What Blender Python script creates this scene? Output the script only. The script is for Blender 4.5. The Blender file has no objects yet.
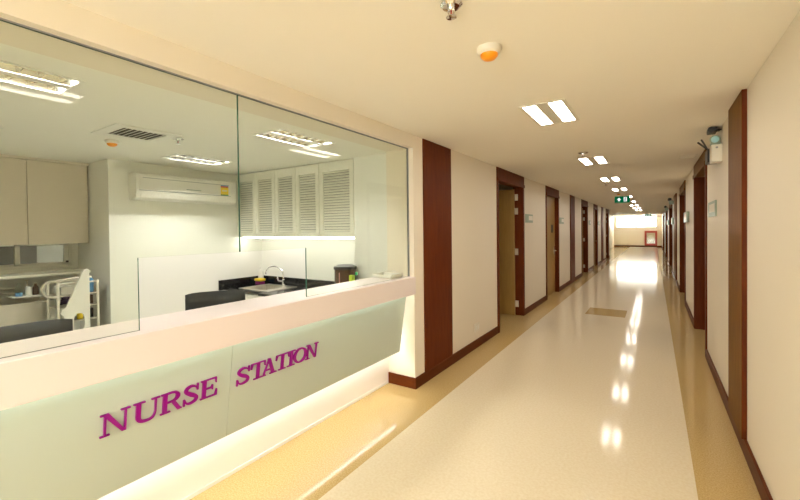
import bpy, bmesh, math
from mathutils import Vector, Matrix

SC = bpy.context.scene
COL = SC.collection
PI = math.pi
OFF = {}

# ------------------------------------------------------------------ materials
def mat(name, color, rough=0.5, metal=0.0, spec=0.5, noise=None, bump=None, coat=0.0):
    """Principled material; noise=(scale, other colour, low, high) blends a second colour by noise."""
    m = bpy.data.materials.new(name); m.use_nodes = True
    nt = m.node_tree; b = nt.nodes['Principled BSDF']
    b.inputs['Base Color'].default_value = (*color, 1)
    b.inputs['Roughness'].default_value = rough
    b.inputs['Metallic'].default_value = metal
    b.inputs['Specular IOR Level'].default_value = spec
    b.inputs['Coat Weight'].default_value = coat
    b.inputs['Coat Roughness'].default_value = 0.08
    if noise:
        sc, c2, lo, hi = noise[:4]
        tc = nt.nodes.new('ShaderNodeTexCoord')
        mp = nt.nodes.new('ShaderNodeMapping')
        mp.inputs['Scale'].default_value = noise[4] if len(noise) > 4 else (1, 1, 1)
        n = nt.nodes.new('ShaderNodeTexNoise'); n.inputs['Scale'].default_value = sc
        n.inputs['Detail'].default_value = 4
        r = nt.nodes.new('ShaderNodeValToRGB')
        r.color_ramp.elements[0].position = lo; r.color_ramp.elements[1].position = hi
        r.color_ramp.elements[0].color = (*color, 1); r.color_ramp.elements[1].color = (*c2, 1)
        nt.links.new(tc.outputs['Object'], mp.inputs['Vector'])
        nt.links.new(mp.outputs['Vector'], n.inputs['Vector'])
        nt.links.new(n.outputs['Fac'], r.inputs['Fac'])
        nt.links.new(r.outputs['Color'], b.inputs['Base Color'])
        if bump:
            bp = nt.nodes.new('ShaderNodeBump'); bp.inputs['Strength'].default_value = bump
            bp.inputs['Distance'].default_value = 0.002
            nt.links.new(n.outputs['Fac'], bp.inputs['Height'])
            nt.links.new(bp.outputs['Normal'], b.inputs['Normal'])
    return m

def emit(name, color, strength):
    m = bpy.data.materials.new(name); m.use_nodes = True
    nt = m.node_tree; nt.nodes.clear()
    e = nt.nodes.new('ShaderNodeEmission'); o = nt.nodes.new('ShaderNodeOutputMaterial')
    e.inputs['Color'].default_value = (*color, 1); e.inputs['Strength'].default_value = strength
    nt.links.new(e.outputs[0], o.inputs[0])
    return m

def sheet_glass(name, tint, ior=1.45):
    """Clear sheet: tinted see-through plus a Fresnel mirror."""
    m = bpy.data.materials.new(name); m.use_nodes = True
    nt = m.node_tree; nt.nodes.clear()
    t = nt.nodes.new('ShaderNodeBsdfTransparent'); t.inputs['Color'].default_value = (*tint, 1)
    g = nt.nodes.new('ShaderNodeBsdfGlossy'); g.inputs['Roughness'].default_value = 0.0
    g.inputs['Color'].default_value = (1, 1, 1, 1)
    f = nt.nodes.new('ShaderNodeFresnel'); f.inputs['IOR'].default_value = ior
    mx = nt.nodes.new('ShaderNodeMixShader'); o = nt.nodes.new('ShaderNodeOutputMaterial')
    ge = nt.nodes.new('ShaderNodeNewGeometry'); mr = nt.nodes.new('ShaderNodeMapRange')   # same mirror strength entering and leaving the sheet
    mr.inputs['To Min'].default_value = ior; mr.inputs['To Max'].default_value = 1/ior
    nt.links.new(ge.outputs['Backfacing'], mr.inputs['Value']); nt.links.new(mr.outputs['Result'], f.inputs['IOR'])
    nt.links.new(f.outputs[0], mx.inputs[0]); nt.links.new(t.outputs[0], mx.inputs[1])
    nt.links.new(g.outputs[0], mx.inputs[2]); nt.links.new(mx.outputs[0], o.inputs[0])
    return m

M = {}
M['wall'] = mat('cream_wall_paint', (0.79, 0.73, 0.62), 0.55, spec=0.3)
M['ceiling'] = mat('ceiling_paint', (0.90, 0.86, 0.77), 0.7, spec=0.2)
M['room_wall'] = mat('nurse_room_paint', (0.82, 0.82, 0.76), 0.6, spec=0.3)
M['room_ceiling'] = mat('nurse_room_ceiling_paint', (0.86, 0.85, 0.77), 0.7, spec=0.2)
M['pale_floor'] = mat('pale_vinyl_floor', (0.77, 0.69, 0.54), 0.10, noise=(60, (0.72, 0.625, 0.455), 0.35, 0.65), spec=0.10)
M['tan_floor'] = mat('ochre_speckled_vinyl', (0.47, 0.325, 0.125), 0.10, noise=(120, (0.61, 0.455, 0.22), 0.35, 0.68), spec=0.25)
M['tan_tile'] = mat('tan_vinyl_tile', (0.44, 0.30, 0.11), 0.10, noise=(60, (0.52, 0.36, 0.14), 0.4, 0.62), spec=0.6)
M['wood'] = mat('red_brown_wood', (0.095, 0.018, 0.003), 0.5, noise=(6, (0.135, 0.028, 0.004), 0.3, 0.7, (6, 6, 0.7)), spec=0.1)
M['wood_trim'] = mat('red_brown_wood_trim', (0.095, 0.020, 0.003), 0.45, noise=(5, (0.125, 0.029, 0.005), 0.3, 0.7, (2, 0.6, 6)), spec=0.12)
M['sheen_wood'] = mat('wood_with_painted_sheen', (0.19, 0.082, 0.011), 0.5, noise=(6, (0.14, 0.056, 0.008), 0.3, 0.7, (6, 6, 0.7)), spec=0.08)  # grazing sheen on the right wall's wood, put into the colour
M['leaf'] = mat('olive_tan_laminate', (0.42, 0.27, 0.085), 0.4, noise=(5, (0.36, 0.22, 0.065), 0.3, 0.7, (5, 5, 0.6)))
M['shaded_leaf'] = mat('door_leaf_painted_shade', (0.10, 0.02, 0.01), 0.4, noise=(5, (0.13, 0.03, 0.012), 0.3, 0.7, (5, 5, 0.6)))  # unlit look of the right door leaves, painted into the colour
M['white_laminate'] = mat('white_counter_laminate', (0.77, 0.69, 0.69), 0.28, spec=0.4)
M['white_base'] = mat('white_counter_base', (0.84, 0.79, 0.745), 0.5, spec=0.3)
M['green_glass'] = mat('pale_green_back_painted_glass', (0.47, 0.54, 0.495), 0.22, spec=0.4)
M['magenta'] = mat('magenta_acrylic', (0.27, 0.0, 0.225), 0.3, spec=0.25)
M['white_paint'] = mat('white_cabinet_paint', (0.80, 0.79, 0.70), 0.45)
M['beige_cabinet'] = mat('beige_cabinet_laminate', (0.70, 0.63, 0.52), 0.5)
M['gap'] = mat('dark_joint', (0.10, 0.09, 0.07), 0.8)
M['white_plastic'] = mat('white_plastic', (0.80, 0.79, 0.73), 0.35)
M['cream_plastic'] = mat('cream_plastic', (0.78, 0.74, 0.64), 0.35)
M['grey_plastic'] = mat('grey_plastic', (0.30, 0.31, 0.31), 0.5)
M['black_plastic'] = mat('black_plastic', (0.012, 0.012, 0.012), 0.4)
M['orange'] = mat('orange_lens', (0.90, 0.33, 0.01), 0.3)
M['steel'] = mat('brushed_steel', (0.74, 0.71, 0.64), 0.34, metal=1.0)
M['chrome'] = mat('chrome', (0.80, 0.80, 0.80), 0.08, metal=1.0)
M['hinge'] = mat('satin_hinge_metal', (0.72, 0.66, 0.52), 0.4, metal=0.6)
M['aluminium'] = mat('white_aluminium', (0.76, 0.75, 0.68), 0.4)
M['black_granite'] = mat('black_granite', (0.010, 0.010, 0.010), 0.12, noise=(80, (0.03, 0.03, 0.03), 0.5, 0.8))
M['leather'] = mat('dark_leather', (0.028, 0.032, 0.034), 0.45, noise=(90, (0.02, 0.022, 0.024), 0.4, 0.6), bump=0.3)
M['sign_green'] = mat('sign_green', (0.0, 0.20, 0.075), 0.4)
M['plate_green'] = mat('plate_grey_green', (0.28, 0.36, 0.27), 0.35)
M['red_paint'] = mat('fire_cabinet_red', (0.40, 0.065, 0.045), 0.4)
M['cabinet_inside'] = mat('fire_cabinet_inside', (0.70, 0.66, 0.52), 0.6)
M['yellow'] = mat('yellow_plastic', (0.85, 0.62, 0.03), 0.5)
M['purple'] = mat('purple_sponge', (0.25, 0.03, 0.16), 0.9)
M['lime'] = mat('lime_green_carton', (0.45, 0.60, 0.04), 0.5)
M['green_cap'] = mat('green_cap', (0.02, 0.42, 0.18), 0.4)
M['green_plastic'] = mat('green_plastic', (0.03, 0.28, 0.08), 0.4)
M['blue_plastic'] = mat('blue_plastic', (0.10, 0.30, 0.55), 0.4)
M['pink_plastic'] = mat('pink_plastic', (0.70, 0.10, 0.35), 0.4)
M['brown_pot'] = mat('dark_brown_enamel', (0.085, 0.045, 0.025), 0.25)
M['gauge'] = mat('dull_pink_gauge', (0.45, 0.22, 0.20), 0.4)
M['black_leather'] = mat('black_leather', (0.010, 0.013, 0.012), 0.4, noise=(90, (0.007, 0.009, 0.008), 0.4, 0.6), bump=0.3)
M['purple_hose'] = mat('dark_purple_hose', (0.07, 0.035, 0.09), 0.5)
M['red_plastic'] = mat('red_plastic', (0.55, 0.08, 0.05), 0.4)
M['wall_grey'] = mat('grey_partition', (0.24, 0.235, 0.22), 0.6)
M['clear_glass'] = sheet_glass('tinted_partition_glass', (0.965, 0.982, 0.942), 1.22)
M['glass_edge'] = mat('green_glass_edge', (0.05, 0.15, 0.10), 0.15, spec=0.8)
M['pane'] = sheet_glass('window_glass', (0.96, 0.97, 0.95), 1.45)
M['grey_pane'] = sheet_glass('grey_window_glass', (0.80, 0.80, 0.76), 1.45)
M['clear_plastic'] = sheet_glass('clear_plastic', (0.86, 0.90, 0.88), 1.4)
M['lens_blue'] = mat('pale_blue_lamp_lens', (0.40, 0.72, 0.78), 0.15)
M['reflector'] = mat('lamp_reflector', (0.72, 0.72, 0.70), 0.12, metal=1.0)
M['lamp_warm'] = emit('corridor_lamp', (1.0, 0.905, 0.785), 13.5)
M['lamp_cool'] = emit('nurse_room_lamp', (1.0, 0.97, 0.94), 100.0)
M['lamp_cove'] = emit('counter_cove_lamp', (1.0, 0.96, 0.92), 8.0)
M['lamp_cove_green'] = emit('counter_top_cove_lamp', (0.83, 1.0, 0.85), 4.2)
M['lamp_under'] = emit('under_cabinet_lamp', (1.0, 0.95, 0.88), 6.0)
M['sign_white'] = emit('exit_pictogram_glow', (1.0, 0.95, 0.95), 0.38)
M['sign_glow'] = emit('exit_sign_green_glow', (0.0, 0.12, 0.045), 0.3)

# ------------------------------------------------------------------ mesh builder
class MB:
    def __init__(s): s.v = []; s.f = []; s.m = []
    def add(s, vs, fs, mi=0):
        o = len(s.v); s.v += [tuple(p) for p in vs]
        for f in fs: s.f.append([i + o for i in f]); s.m.append(mi)
        return s
    def box(s, x0, x1, y0, y1, z0, z1, mi=0):
        x0, x1 = min(x0, x1), max(x0, x1); y0, y1 = min(y0, y1), max(y0, y1); z0, z1 = min(z0, z1), max(z0, z1)
        vs = [(x0,y0,z0),(x1,y0,z0),(x1,y1,z0),(x0,y1,z0),(x0,y0,z1),(x1,y0,z1),(x1,y1,z1),(x0,y1,z1)]
        return s.add(vs, [(0,3,2,1),(4,5,6,7),(0,1,5,4),(1,2,6,5),(2,3,7,6),(3,0,4,7)], mi)
    def quad(s, a, b, c, d, mi=0): return s.add([a,b,c,d], [(0,1,2,3)], mi)
    def prism(s, pts, axis, a0, a1, mi=0, side=None):
        """pts: 2-D outline in the two axes other than `axis`, extruded from a0 to a1."""
        def P(p, a):
            return {'x': (a, p[0], p[1]), 'y': (p[0], a, p[1]), 'z': (p[0], p[1], a)}[axis]
        n = len(pts); vs = [P(p, a0) for p in pts] + [P(p, a1) for p in pts]
        s.add(vs, [list(range(n))[::-1], list(range(n, 2*n))], mi)
        s.add(vs, [(i, (i+1) % n, n + (i+1) % n, n + i) for i in range(n)], mi if side is None else side)
        return s
    def tube(s, pts, r, n=10, mi=0, cap=True):
        pts = [Vector(p) for p in pts]; rings = []; up = None
        rs = r if isinstance(r, (list, tuple)) else [r] * len(pts)
        for i, p in enumerate(pts):
            a = pts[max(i-1, 0)]; b = pts[min(i+1, len(pts)-1)]
            t = (b - a).normalized()
            if up is None: up = Vector((0, 0, 1)) if abs(t.z) < 0.9 else Vector((1, 0, 0))
            u = t.cross(up).normalized(); w = u.cross(t).normalized(); up = w
            rings.append([p + (u*math.cos(2*PI*k/n) + w*math.sin(2*PI*k/n)) * rs[i] for k in range(n)])
        vs = [q for ring in rings for q in ring]; fs = []
        for i in range(len(pts)-1):
            for k in range(n):
                fs.append((i*n+k, i*n+(k+1) % n, (i+1)*n+(k+1) % n, (i+1)*n+k))
        if cap: fs += [list(range(n))[::-1], [(len(pts)-1)*n + k for k in range(n)]]
        return s.add(vs, fs, mi)
    def lathe(s, prof, c, axis='z', n=20, mi=0):
        """prof: (radius, distance along the axis) pairs."""
        vs = []; fs = []
        for r, h in prof:
            for k in range(n):
                a = 2*PI*k/n; p = (r*math.cos(a), r*math.sin(a))
                q = {'z': (p[0], p[1], h), 'y': (p[0], h, p[1]), 'x': (h, p[0], p[1])}[axis]
                vs.append((q[0]+c[0], q[1]+c[1], q[2]+c[2]))
        for i in range(len(prof)-1):
            for k in range(n): fs.append((i*n+k, i*n+(k+1) % n, (i+1)*n+(k+1) % n, (i+1)*n+k))
        fs += [list(range(n))[::-1], [(len(prof)-1)*n+k for k in range(n)]]
        return s.add(vs, fs, mi)
    def build(s, name, mats, parent=None, bevel=0.0, smooth=True):
        me = bpy.data.meshes.new(name)
        off = OFF.get(parent.name, Vector()) if parent else Vector()
        me.from_pydata([tuple(Vector(v) - off) for v in s.v], [], s.f)
        if not isinstance(mats, (list, tuple)): mats = [mats]
        for m in mats: me.materials.append(m)
        for p, mi in zip(me.polygons, s.m): p.material_index = mi
        bm = bmesh.new(); bm.from_mesh(me); bmesh.ops.recalc_face_normals(bm, faces=bm.faces); bm.to_mesh(me); bm.free()
        if smooth:
            me.shade_smooth(); me.set_sharp_from_angle(angle=math.radians(35))
        o = bpy.data.objects.new(name, me); COL.objects.link(o)
        if parent: o.parent = parent; OFF[o.name] = off
        if bevel:
            b = o.modifiers.new('bevel', 'BEVEL'); b.width = bevel; b.segments = 2; b.limit_method = 'ANGLE'
        return o

def thing(name, label, cat, loc, group=None):
    o = bpy.data.objects.new(name, None); COL.objects.link(o)
    o.location = loc; o.empty_display_size = 0.05; OFF[o.name] = Vector(loc)
    return tag(o, label, cat, group)
def tag(o, label, cat, group=None):
    o['label'] = label; o['category'] = cat
    if group: o['group'] = group
    return o
def struct(mb, name, m, parent=None, label=None, bevel=0.0):
    o = mb.build(name, m, parent, bevel)
    if not parent: o['kind'] = 'structure'
    if label: o['label'] = label
    return o
def sroot(name, loc, label=None):
    o = bpy.data.objects.new(name, None); COL.objects.link(o); o.location = loc; o.empty_display_size = 0.05
    OFF[o.name] = Vector(loc); o['kind'] = 'structure'
    if label: o['label'] = label
    return o
def copy_tree(o, loc, label=None, parent=None):
    c = o.copy(); COL.objects.link(c)
    if parent: c.parent = parent
    else:
        c.location = loc
        if label: c['label'] = label
    for ch in list(o.children): copy_tree(ch, None, None, c)
    return c

def catmull(P, n=8, closed=False):
    out = []; N = len(P)
    for i in range(N if closed else N-1):
        g = (lambda k: P[k % N]) if closed else (lambda k: P[min(max(k, 0), N-1)])
        p0, p1, p2, p3 = g(i-1), g(i), g(i+1), g(i+2)
        for k in range(n):
            t = k / n
            out.append(tuple(0.5*((2*p1[j]) + (-p0[j]+p2[j])*t + (2*p0[j]-5*p1[j]+4*p2[j]-p3[j])*t*t + (-p0[j]+3*p1[j]-3*p2[j]+p3[j])*t**3) for j in range(len(p1))))
    if not closed: out.append(tuple(P[-1]))
    return out

# ------------------------------------------------------------------ the building
CEIL = 2.39
XL, XR = -1.885, 0.505          # corridor wall faces
WTL, WTR = 0.15, 0.20
YP = 3.107                      # the pillar where the counter ends
YEND = 35.0
GX = -1.94                      # partition glass

# floor: one slab with pale middle and ochre borders
fl = MB()
def fstrip(x0, x1, y0, y1, mi): fl.quad((x0,y0,0),(x1,y0,0),(x1,y1,0),(x0,y1,0), mi)
fstrip(-1.57, 0.20, -4, YEND, 0)
fstrip(-2.30, -1.57, -4, YEND, 1); fstrip(0.20, 3.2, -4, YEND, 1)
fstrip(-10.2, -2.30, -4, 4.3, 2); fstrip(-10.2, -2.30, 4.3, YEND, 1)
fl.quad((-10.2,-4,-0.1),(3.2,-4,-0.1),(3.2,YEND,-0.1),(-10.2,YEND,-0.1), 1)
struct(fl, 'floor', [M['pale_floor'], M['tan_floor'], mat('nurse_room_vinyl', (0.72, 0.70, 0.62), 0.25, noise=(80, (0.68, 0.66, 0.58), 0.35, 0.65), spec=0.3)])
t = MB().box(-1.01, -0.405, 7.40, 8.045, 0.0, 0.0015).build('floor_access_tile', M['tan_tile'])
tag(t, 'square tan tile set into the pale corridor floor', 'floor tile')

struct(MB().box(-2.19, 3.2, -4, YEND+0.1, CEIL, CEIL+0.1), 'ceiling', M['ceiling'])
TROF = [(-2.97, 0.55), (-2.88, 2.59), (-4.67, 2.63), (-4.70, 0.55), (-7.9, 2.75)]; THX, THY = 0.17, 0.33
xs = sorted({-10.2, -2.19} | {x+e*THX for x, y in TROF for e in (-1, 1)}); yy_ = sorted({-4.0, YEND+0.1} | {y+e*THY for x, y in TROF for e in (-1, 1)})
cl = MB()
for a, b in zip(xs[:-1], xs[1:]):
    run = None
    for c, d in zip(yy_[:-1], yy_[1:]):
        m = ((a+b)/2, (c+d)/2)
        if any(abs(m[0]-x) < THX and abs(m[1]-y) < THY for x, y in TROF):
            if run is not None: cl.box(a, b, run, c, CEIL, CEIL+0.1); run = None
        elif run is None: run = c
    if run is not None: cl.box(a, b, run, yy_[-1], CEIL, CEIL+0.1)
struct(cl, 'ceiling', M['room_ceiling'])

# doors: (y0, y1) of the outer frame
LD = [(5.40, 6.77), (8.40, 9.70), (13.15, 14.47), (16.04, 17.2), (20.40, 21.7)]
RD = [(5.58, 7.16), (9.15, 10.95), (15.4, 18.3), (20.6, 23.9), (27.0, 31.0)]
wl = MB()
ys = [YP] + [y for d in LD for y in d] + [22.3]
for a, b in zip(ys[0::2], ys[1::2]): wl.box(XL-WTL, XL, a, b, 0, CEIL)
wl.box(-2.19, XL-WTL, YP, 3.66, 0, CEIL)
wl.box(-2.19, XL, -4, YP, 2.268, CEIL)                 # lintel over the glass
wl.box(-2.19, XL, -4, -1.6, 0, 2.268)                  # wall before the counter
struct(wl, 'wall_left', M['wall'])
wr = MB()
ys = [-4] + [y for d in RD for y in d] + [YEND]
for a, b in zip(ys[0::2], ys[1::2]): wr.box(XR, XR+WTR, a, b, 0, CEIL)
struct(wr, 'wall_right', M['wall'])
o = MB(); o.box(-10.2, -1.80, -4.1, -4.0, 0, CEIL); o.box(0.42, 3.2, -4.1, -4.0, 0, CEIL); o.box(-1.80, 0.42, -4.1, -4.0, 0, 0.60); o.box(-1.80, 0.42, -4.1, -4.0, 2.32, CEIL)
struct(o, 'wall_back', M['wall'])
w3 = sroot('added_window', (-0.69, -4.05, 0.60), 'unseen tall window added behind the camera to light the near corridor')  # added out of view to brighten the near ceiling and walls
f = MB()
for x in (-1.80, -0.715, 0.37): f.box(x, x+0.05, -4.08, -4.02, 0.60, 2.32)
for z in (0.60, 2.27): f.box(-1.75, 0.37, -4.08, -4.02, z, z+0.05)
f.build('frame', M['aluminium'], w3)
MB().box(-1.75, -0.715, -4.053, -4.047, 0.65, 2.27).build('pane', M['pane'], w3)
MB().box(-0.665, 0.37, -4.053, -4.047, 0.65, 2.27).build('pane', M['pane'], w3)
# lobby at the far end
we = MB()
we.box(-2.75, -2.65, 22.3, YEND, 0, CEIL); we.box(-2.65, XL-WTL, 22.2, 22.3, 0, CEIL)
struct(we, 'wall_lobby', M['wall'])
we = MB()
we.box(-2.75, 3.2, YEND, YEND+0.12, 0, 1.50); we.box(-2.75, 3.2, YEND, YEND+0.12, 2.34, CEIL)
we.box(-2.75, -2.50, YEND, YEND+0.12, 1.50, 2.34); we.box(0.20, 3.2, YEND, YEND+0.12, 1.50, 2.34)
struct(we, 'wall_end', M['wall'])
w1 = sroot('window_1', (-1.15, YEND, 1.50), 'wide bright window across the far end wall of the corridor')
f = MB()
for x in (-2.50, -1.18, 0.15): f.box(x, x+0.05, YEND+0.02, YEND+0.08, 1.50, 2.34)
for z in (1.50, 2.30): f.box(-2.45, 0.15, YEND+0.02, YEND+0.08, z, z+0.04)
f.build('frame', M['aluminium'], w1)
MB().box(-2.45, -1.18, YEND+0.04, YEND+0.046, 1.54, 2.30).build('pane', M['pane'], w1)
MB().box(-1.13, 0.15, YEND+0.04, YEND+0.046, 1.54, 2.30).build('pane', M['pane'], w1)
# rooms behind the doors (their far walls and ends)
o = MB(); o.box(-5.1, -5.0, 4.4, 22.2, 0, CEIL); o.box(-5.0, XL-WTL, 22.1, 22.2, 0, CEIL); o.box(-5.0, XL-WTL, 7.6, 7.7, 0, CEIL)
o.box(-5.0, XL-WTL, 11.5, 11.6, 0, CEIL)
struct(o, 'wall_patient_rooms', M['wall'])
o = MB(); o.box(2.9, 3.0, -4, YEND, 0, CEIL)
for y in (8.1, 13.0, 19.4, 25.5): o.box(XR+WTR, 2.9, y, y+0.1, 0, CEIL)
struct(o, 'wall_far_right', M['wall'])

# nurse room shell
AX = -5.45; RYC = 1.965; NX = -3.07; NY = 4.12
o = MB(); o.box(AX-0.1, AX, RYC+0.1, NY+0.1, 0, CEIL); o.box(AX-1.0, AX, RYC, RYC+0.1, 0, CEIL)
struct(o, 'wall_nurse_back', M['room_wall'])
o = MB(); o.box(NX, -2.19, 3.66, NY+0.1, 0, CEIL); o.box(AX, NX, NY, NY+0.1, 0, CEIL); o.box(-2.19, -2.02, 3.66, 4.4, 0, CEIL)
o.box(-10.2, -2.02, 4.3, 4.4, 0, CEIL)
struct(o, 'wall_nurse_end', M['room_wall'])
o = MB(); WZ0, WZ1 = 1.075, 1.385
o.box(-6.60, -6.45, -4, RYC, 0, WZ0); o.box(-6.60, -6.45, -4, RYC, WZ1, CEIL); o.box(-6.60, -6.45, 1.90, RYC, WZ0, WZ1)
o.box(-6.60, -6.45, -4, -0.4, WZ0, WZ1)
struct(o, 'wall_nurse_recess', M['room_wall'])
# window between the recess and the room beyond
w2 = sroot('window_2', (-6.5, 0.75, WZ0), 'low sliding window with aluminium frame under the beige cabinets')
f = MB()
f.box(-6.53, -6.44, -0.4, 1.90, WZ0, WZ0+0.035); f.box(-6.53, -6.44, -0.4, 1.90, WZ1-0.012, WZ1)
f.box(-6.53, -6.44, 1.865, 1.90, WZ0, WZ1)
f.build('frame', M['aluminium'], w2)
for (a, b, x) in ((1.355, 1.865, -6.47), (0.80, 1.40, -6.50), (0.2, 0.84, -6.47), (-0.4, 0.24, -6.50)):
    s = MB(); s.box(x-0.012, x+0.012, a, a+0.045, WZ0+0.035, WZ1-0.012); s.box(x-0.012, x+0.012, b-0.045, b, WZ0+0.035, WZ1-0.012)
    s.box(x-0.012, x+0.012, a, b, WZ0+0.035, WZ0+0.06); s.box(x-0.012, x+0.012, a, b, WZ1-0.03, WZ1-0.012)
    sash = s.build('sash', M['aluminium'], w2)
    MB().box(x-0.003, x+0.003, a+0.045, b-0.045, WZ0+0.06, WZ1-0.03).build('pane', M['grey_pane'], sash)
MB().box(-6.456, -6.436, 1.835, 1.86, WZ0+0.05, WZ0+0.075).build('latch', M['black_plastic'], w2)
o = MB(); o.box(-9.1, -9.0, -4, 4.3, 0, CEIL); o.box(-9.0, -6.6, 3.4, 3.5, 0, CEIL)
struct(o, 'wall_room_beyond', M['room_wall'])
t = MB().box(-8.95, -8.4, -0.2, 2.02, 0, 2.0).build('grey_locker', M['wall_grey'])
tag(t, 'grey cabinet in the room behind the sliding window', 'cabinet')
# sill shelf under that window
t = MB().box(-6.45, -6.03, -1.0, RYC, 1.0, 1.032).build('wall_shelf', M['white_paint'], bevel=0.003)
tag(t, 'long white shelf below the low sliding window', 'shelf')

# baseboards
BH, BT = 0.105, 0.014
b = MB()
ys = [YP] + [y for d in LD for y in d] + [22.3]
for i, (a, c) in enumerate(zip(ys[0::2], ys[1::2])):
    b.box(XL, XL+BT, a - (BT if i == 0 else 0), c, 0, BH)
b.box(-2.185, XL, YP-BT, YP, 0, BH)
struct(b, 'baseboard_left', M['wood_trim'], bevel=0.002)
b = MB()
ys = [-4] + [y for d in RD for y in d] + [YEND]
for a, c in zip(ys[0::2], ys[1::2]): b.box(XR-BT-0.003, XR, a, c, 0, BH)
struct(b, 'baseboard_right', M['wood_trim'], bevel=0.002)
struct(MB().box(-2.65, XR-0.02, YEND-0.015, YEND, 0, BH), 'baseboard_end', M['wood_trim'])

# ------------------------------------------------------------------ doors
HEAD = 2.215
def hinge_set(par, x0, x1, y, sgn, zs):
    for z in zs:
        MB().box(x0, x1, y, y+sgn*0.008, z-0.055, z+0.055).build('hinge', M['hinge'], par, bevel=0.002)
def lever(par, x, y, z, d):
    h = MB(); h.box(x, x+d*0.008, y-0.025, y+0.025, z-0.10, z+0.10)
    h.tube([(x, y, z), (x+d*0.055, y, z), (x+d*0.06, y-0.03, z), (x+d*0.06, y-0.12, z)], 0.010, 8)
    h.build('handle', M['chrome'], par)
def door(n, side, y0, y1, state, label):
    s = -1 if side == 'L' else 1
    xw = XL if side == 'L' else XR
    wt = WTL if side == 'L' else WTR
    xf = xw - s*0.016
    xb = xw + s*(wt + 0.01)
    r = sroot('door_%d' % n, (xw + s*wt/2, (y0+y1)/2, 0), label)
    FW = 0.065
    MB().box(xf, xb, y0, y0+FW, 0, HEAD).build('jamb', M['wood'], r, bevel=0.003)
    MB().box(xf, xb, y1-FW, y1, 0, HEAD).build('jamb', M['wood'], r, bevel=0.003)
    hd = MB(); hd.box(xf, xb, y0, y1, HEAD, CEIL-0.002); hd.box(xf-s*0.012, xf, y0, y1, HEAD-0.02, HEAD+0.03)
    hd.build('header', M['wood'] if side == 'L' else M['sheen_wood'], r, bevel=0.003)
    wd = y1 - y0 - 2*FW
    if state == 'closed':
        xl = xw + s*0.07
        lf = MB().box(xl, xl+s*0.045, y0+FW+0.003, y1-FW-0.003, 0.006, HEAD-0.003).build('leaf', M['leaf'], r)
        MB().box(xl-s*0.004, xl, y0+FW+wd*0.66, y0+FW+wd*0.82, 1.40, 1.58).build('viewing_pane', M['black_plastic'], lf)
        lever(lf, xl, y1-FW-0.09, 0.98, -s)
    else:
        ym = y1 - FW
        x0 = xw + s*(wt - 0.02)
        lm = M['leaf'] if side == 'L' else M['shaded_leaf']
        lf = MB().box(x0, x0+s*min(wd, 1.15), ym-0.05, ym-0.006, 0.006, HEAD-0.04).build('leaf', lm, r)
        hinge_set(lf, x0-s*0.055, x0+s*0.005, ym, -1, (0.20, 1.10, 1.80, 2.04))
        lever(lf, x0+s*1.0, ym-0.05, 0.98, 0.01)
    return r
door(1, 'L', *LD[0], 'open', 'open tan door in dark red frame, first doorway beyond the nurse station')
door(2, 'L', *LD[1], 'closed', 'closed tan door with small dark pane and lever handle')
door(3, 'L', *LD[2], 'open', 'open doorway in dark frame beyond the second wood panel, same side as the counter')
door(4, 'L', *LD[3], 'closed', 'dark-framed door just before the last wood panel on the counter side')
door(5, 'L', *LD[4], 'open', 'last dark-framed doorway on the counter side before the lobby')
door(6, 'R', *RD[0], 'open', 'dark open doorway under the emergency light')
door(7, 'R', *RD[1], 'open', 'second dark doorway on the wall opposite the counter')
door(8, 'R', *RD[2], 'open', 'third dark doorway on the wall opposite the counter')
door(9, 'R', *RD[3], 'open', 'fourth dark doorway on the wall opposite the counter')
door(10, 'R', *RD[4], 'open', 'farthest dark doorway on the wall opposite the counter')

# wood panels on the walls
def wpanel(x0, x1, y0, y1, z0, label, sheen_wood=False):
    b = MB().box(x0, x1, y0, y1, z0, CEIL-0.004)
    if sheen_wood: b.m[5] = 1                      # the face towards the corridor
    t = b.build('wooden_wall_panel', [M['wood'], M['sheen_wood']], bevel=0.002)
    tag(t, label, 'wall panel', 'tall wood panels along the corridor walls')
wpanel(XL, XL+0.012, 3.285, 3.90, BH, 'tall dark red wood panel right beside the nurse station glass')
wpanel(XL, XL+0.02, 11.18, 11.85, BH, 'narrow wood panel between the closed tan door and the next doorway')
wpanel(XL, XL+0.02, 18.45, 19.2, BH, 'farthest wood panel on the counter side of the corridor')
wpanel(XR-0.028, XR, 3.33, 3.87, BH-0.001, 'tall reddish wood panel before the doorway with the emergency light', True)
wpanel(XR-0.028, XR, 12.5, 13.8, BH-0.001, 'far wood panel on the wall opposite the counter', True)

# ------------------------------------------------------------------ nurse station counter
ct = thing('reception_counter', 'long white nurse station counter with pale green glass front', 'counter', (-2.03, 0.75, 0))
YC0, YC1 = -1.6, YP - 0.002
MB().box(-2.21, -1.885, YC0, YC1, 1.025, 1.06).build('countertop', M['white_laminate'], ct, bevel=0.003)
MB().box(-1.885, -1.866, YC0, YC1, 0.898, 1.06).build('fascia', M['white_laminate'], ct, bevel=0.003)
MB().box(-2.25, -2.19, YC0, YC1, 0.0, 1.025).build('base', M['white_base'], ct)
MB().box(-2.19, -2.182, YC0, YP-BT-0.004, 0.0, 0.022).build('plinth_strip', M['white_plastic'], ct)
K = 0.147
def px(z): return -1.942 + (z-0.874)*K
NN = Vector((1, 0, -K)).normalized()
for a, b in ((1.269, 3.05), (-0.52, 1.2675), (-1.59, -0.5215)):
    p = MB(); z0, z1 = 0.347, 0.965; d = 0.012
    p.prism([(px(z0), z0), (px(z1), z1), (px(z1)-d, z1), (px(z0)-d, z0)], 'y', a, b)
    p.build('glass_panel', M['green_glass'], ct, bevel=0.0015)
for y in (-1.5, 0.3, 1.268, 2.2, 3.0): MB().box(-2.19, -1.98, y-0.01, y+0.01, 0.80, 0.84).build('panel_bracket', M['grey_plastic'], ct)
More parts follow.
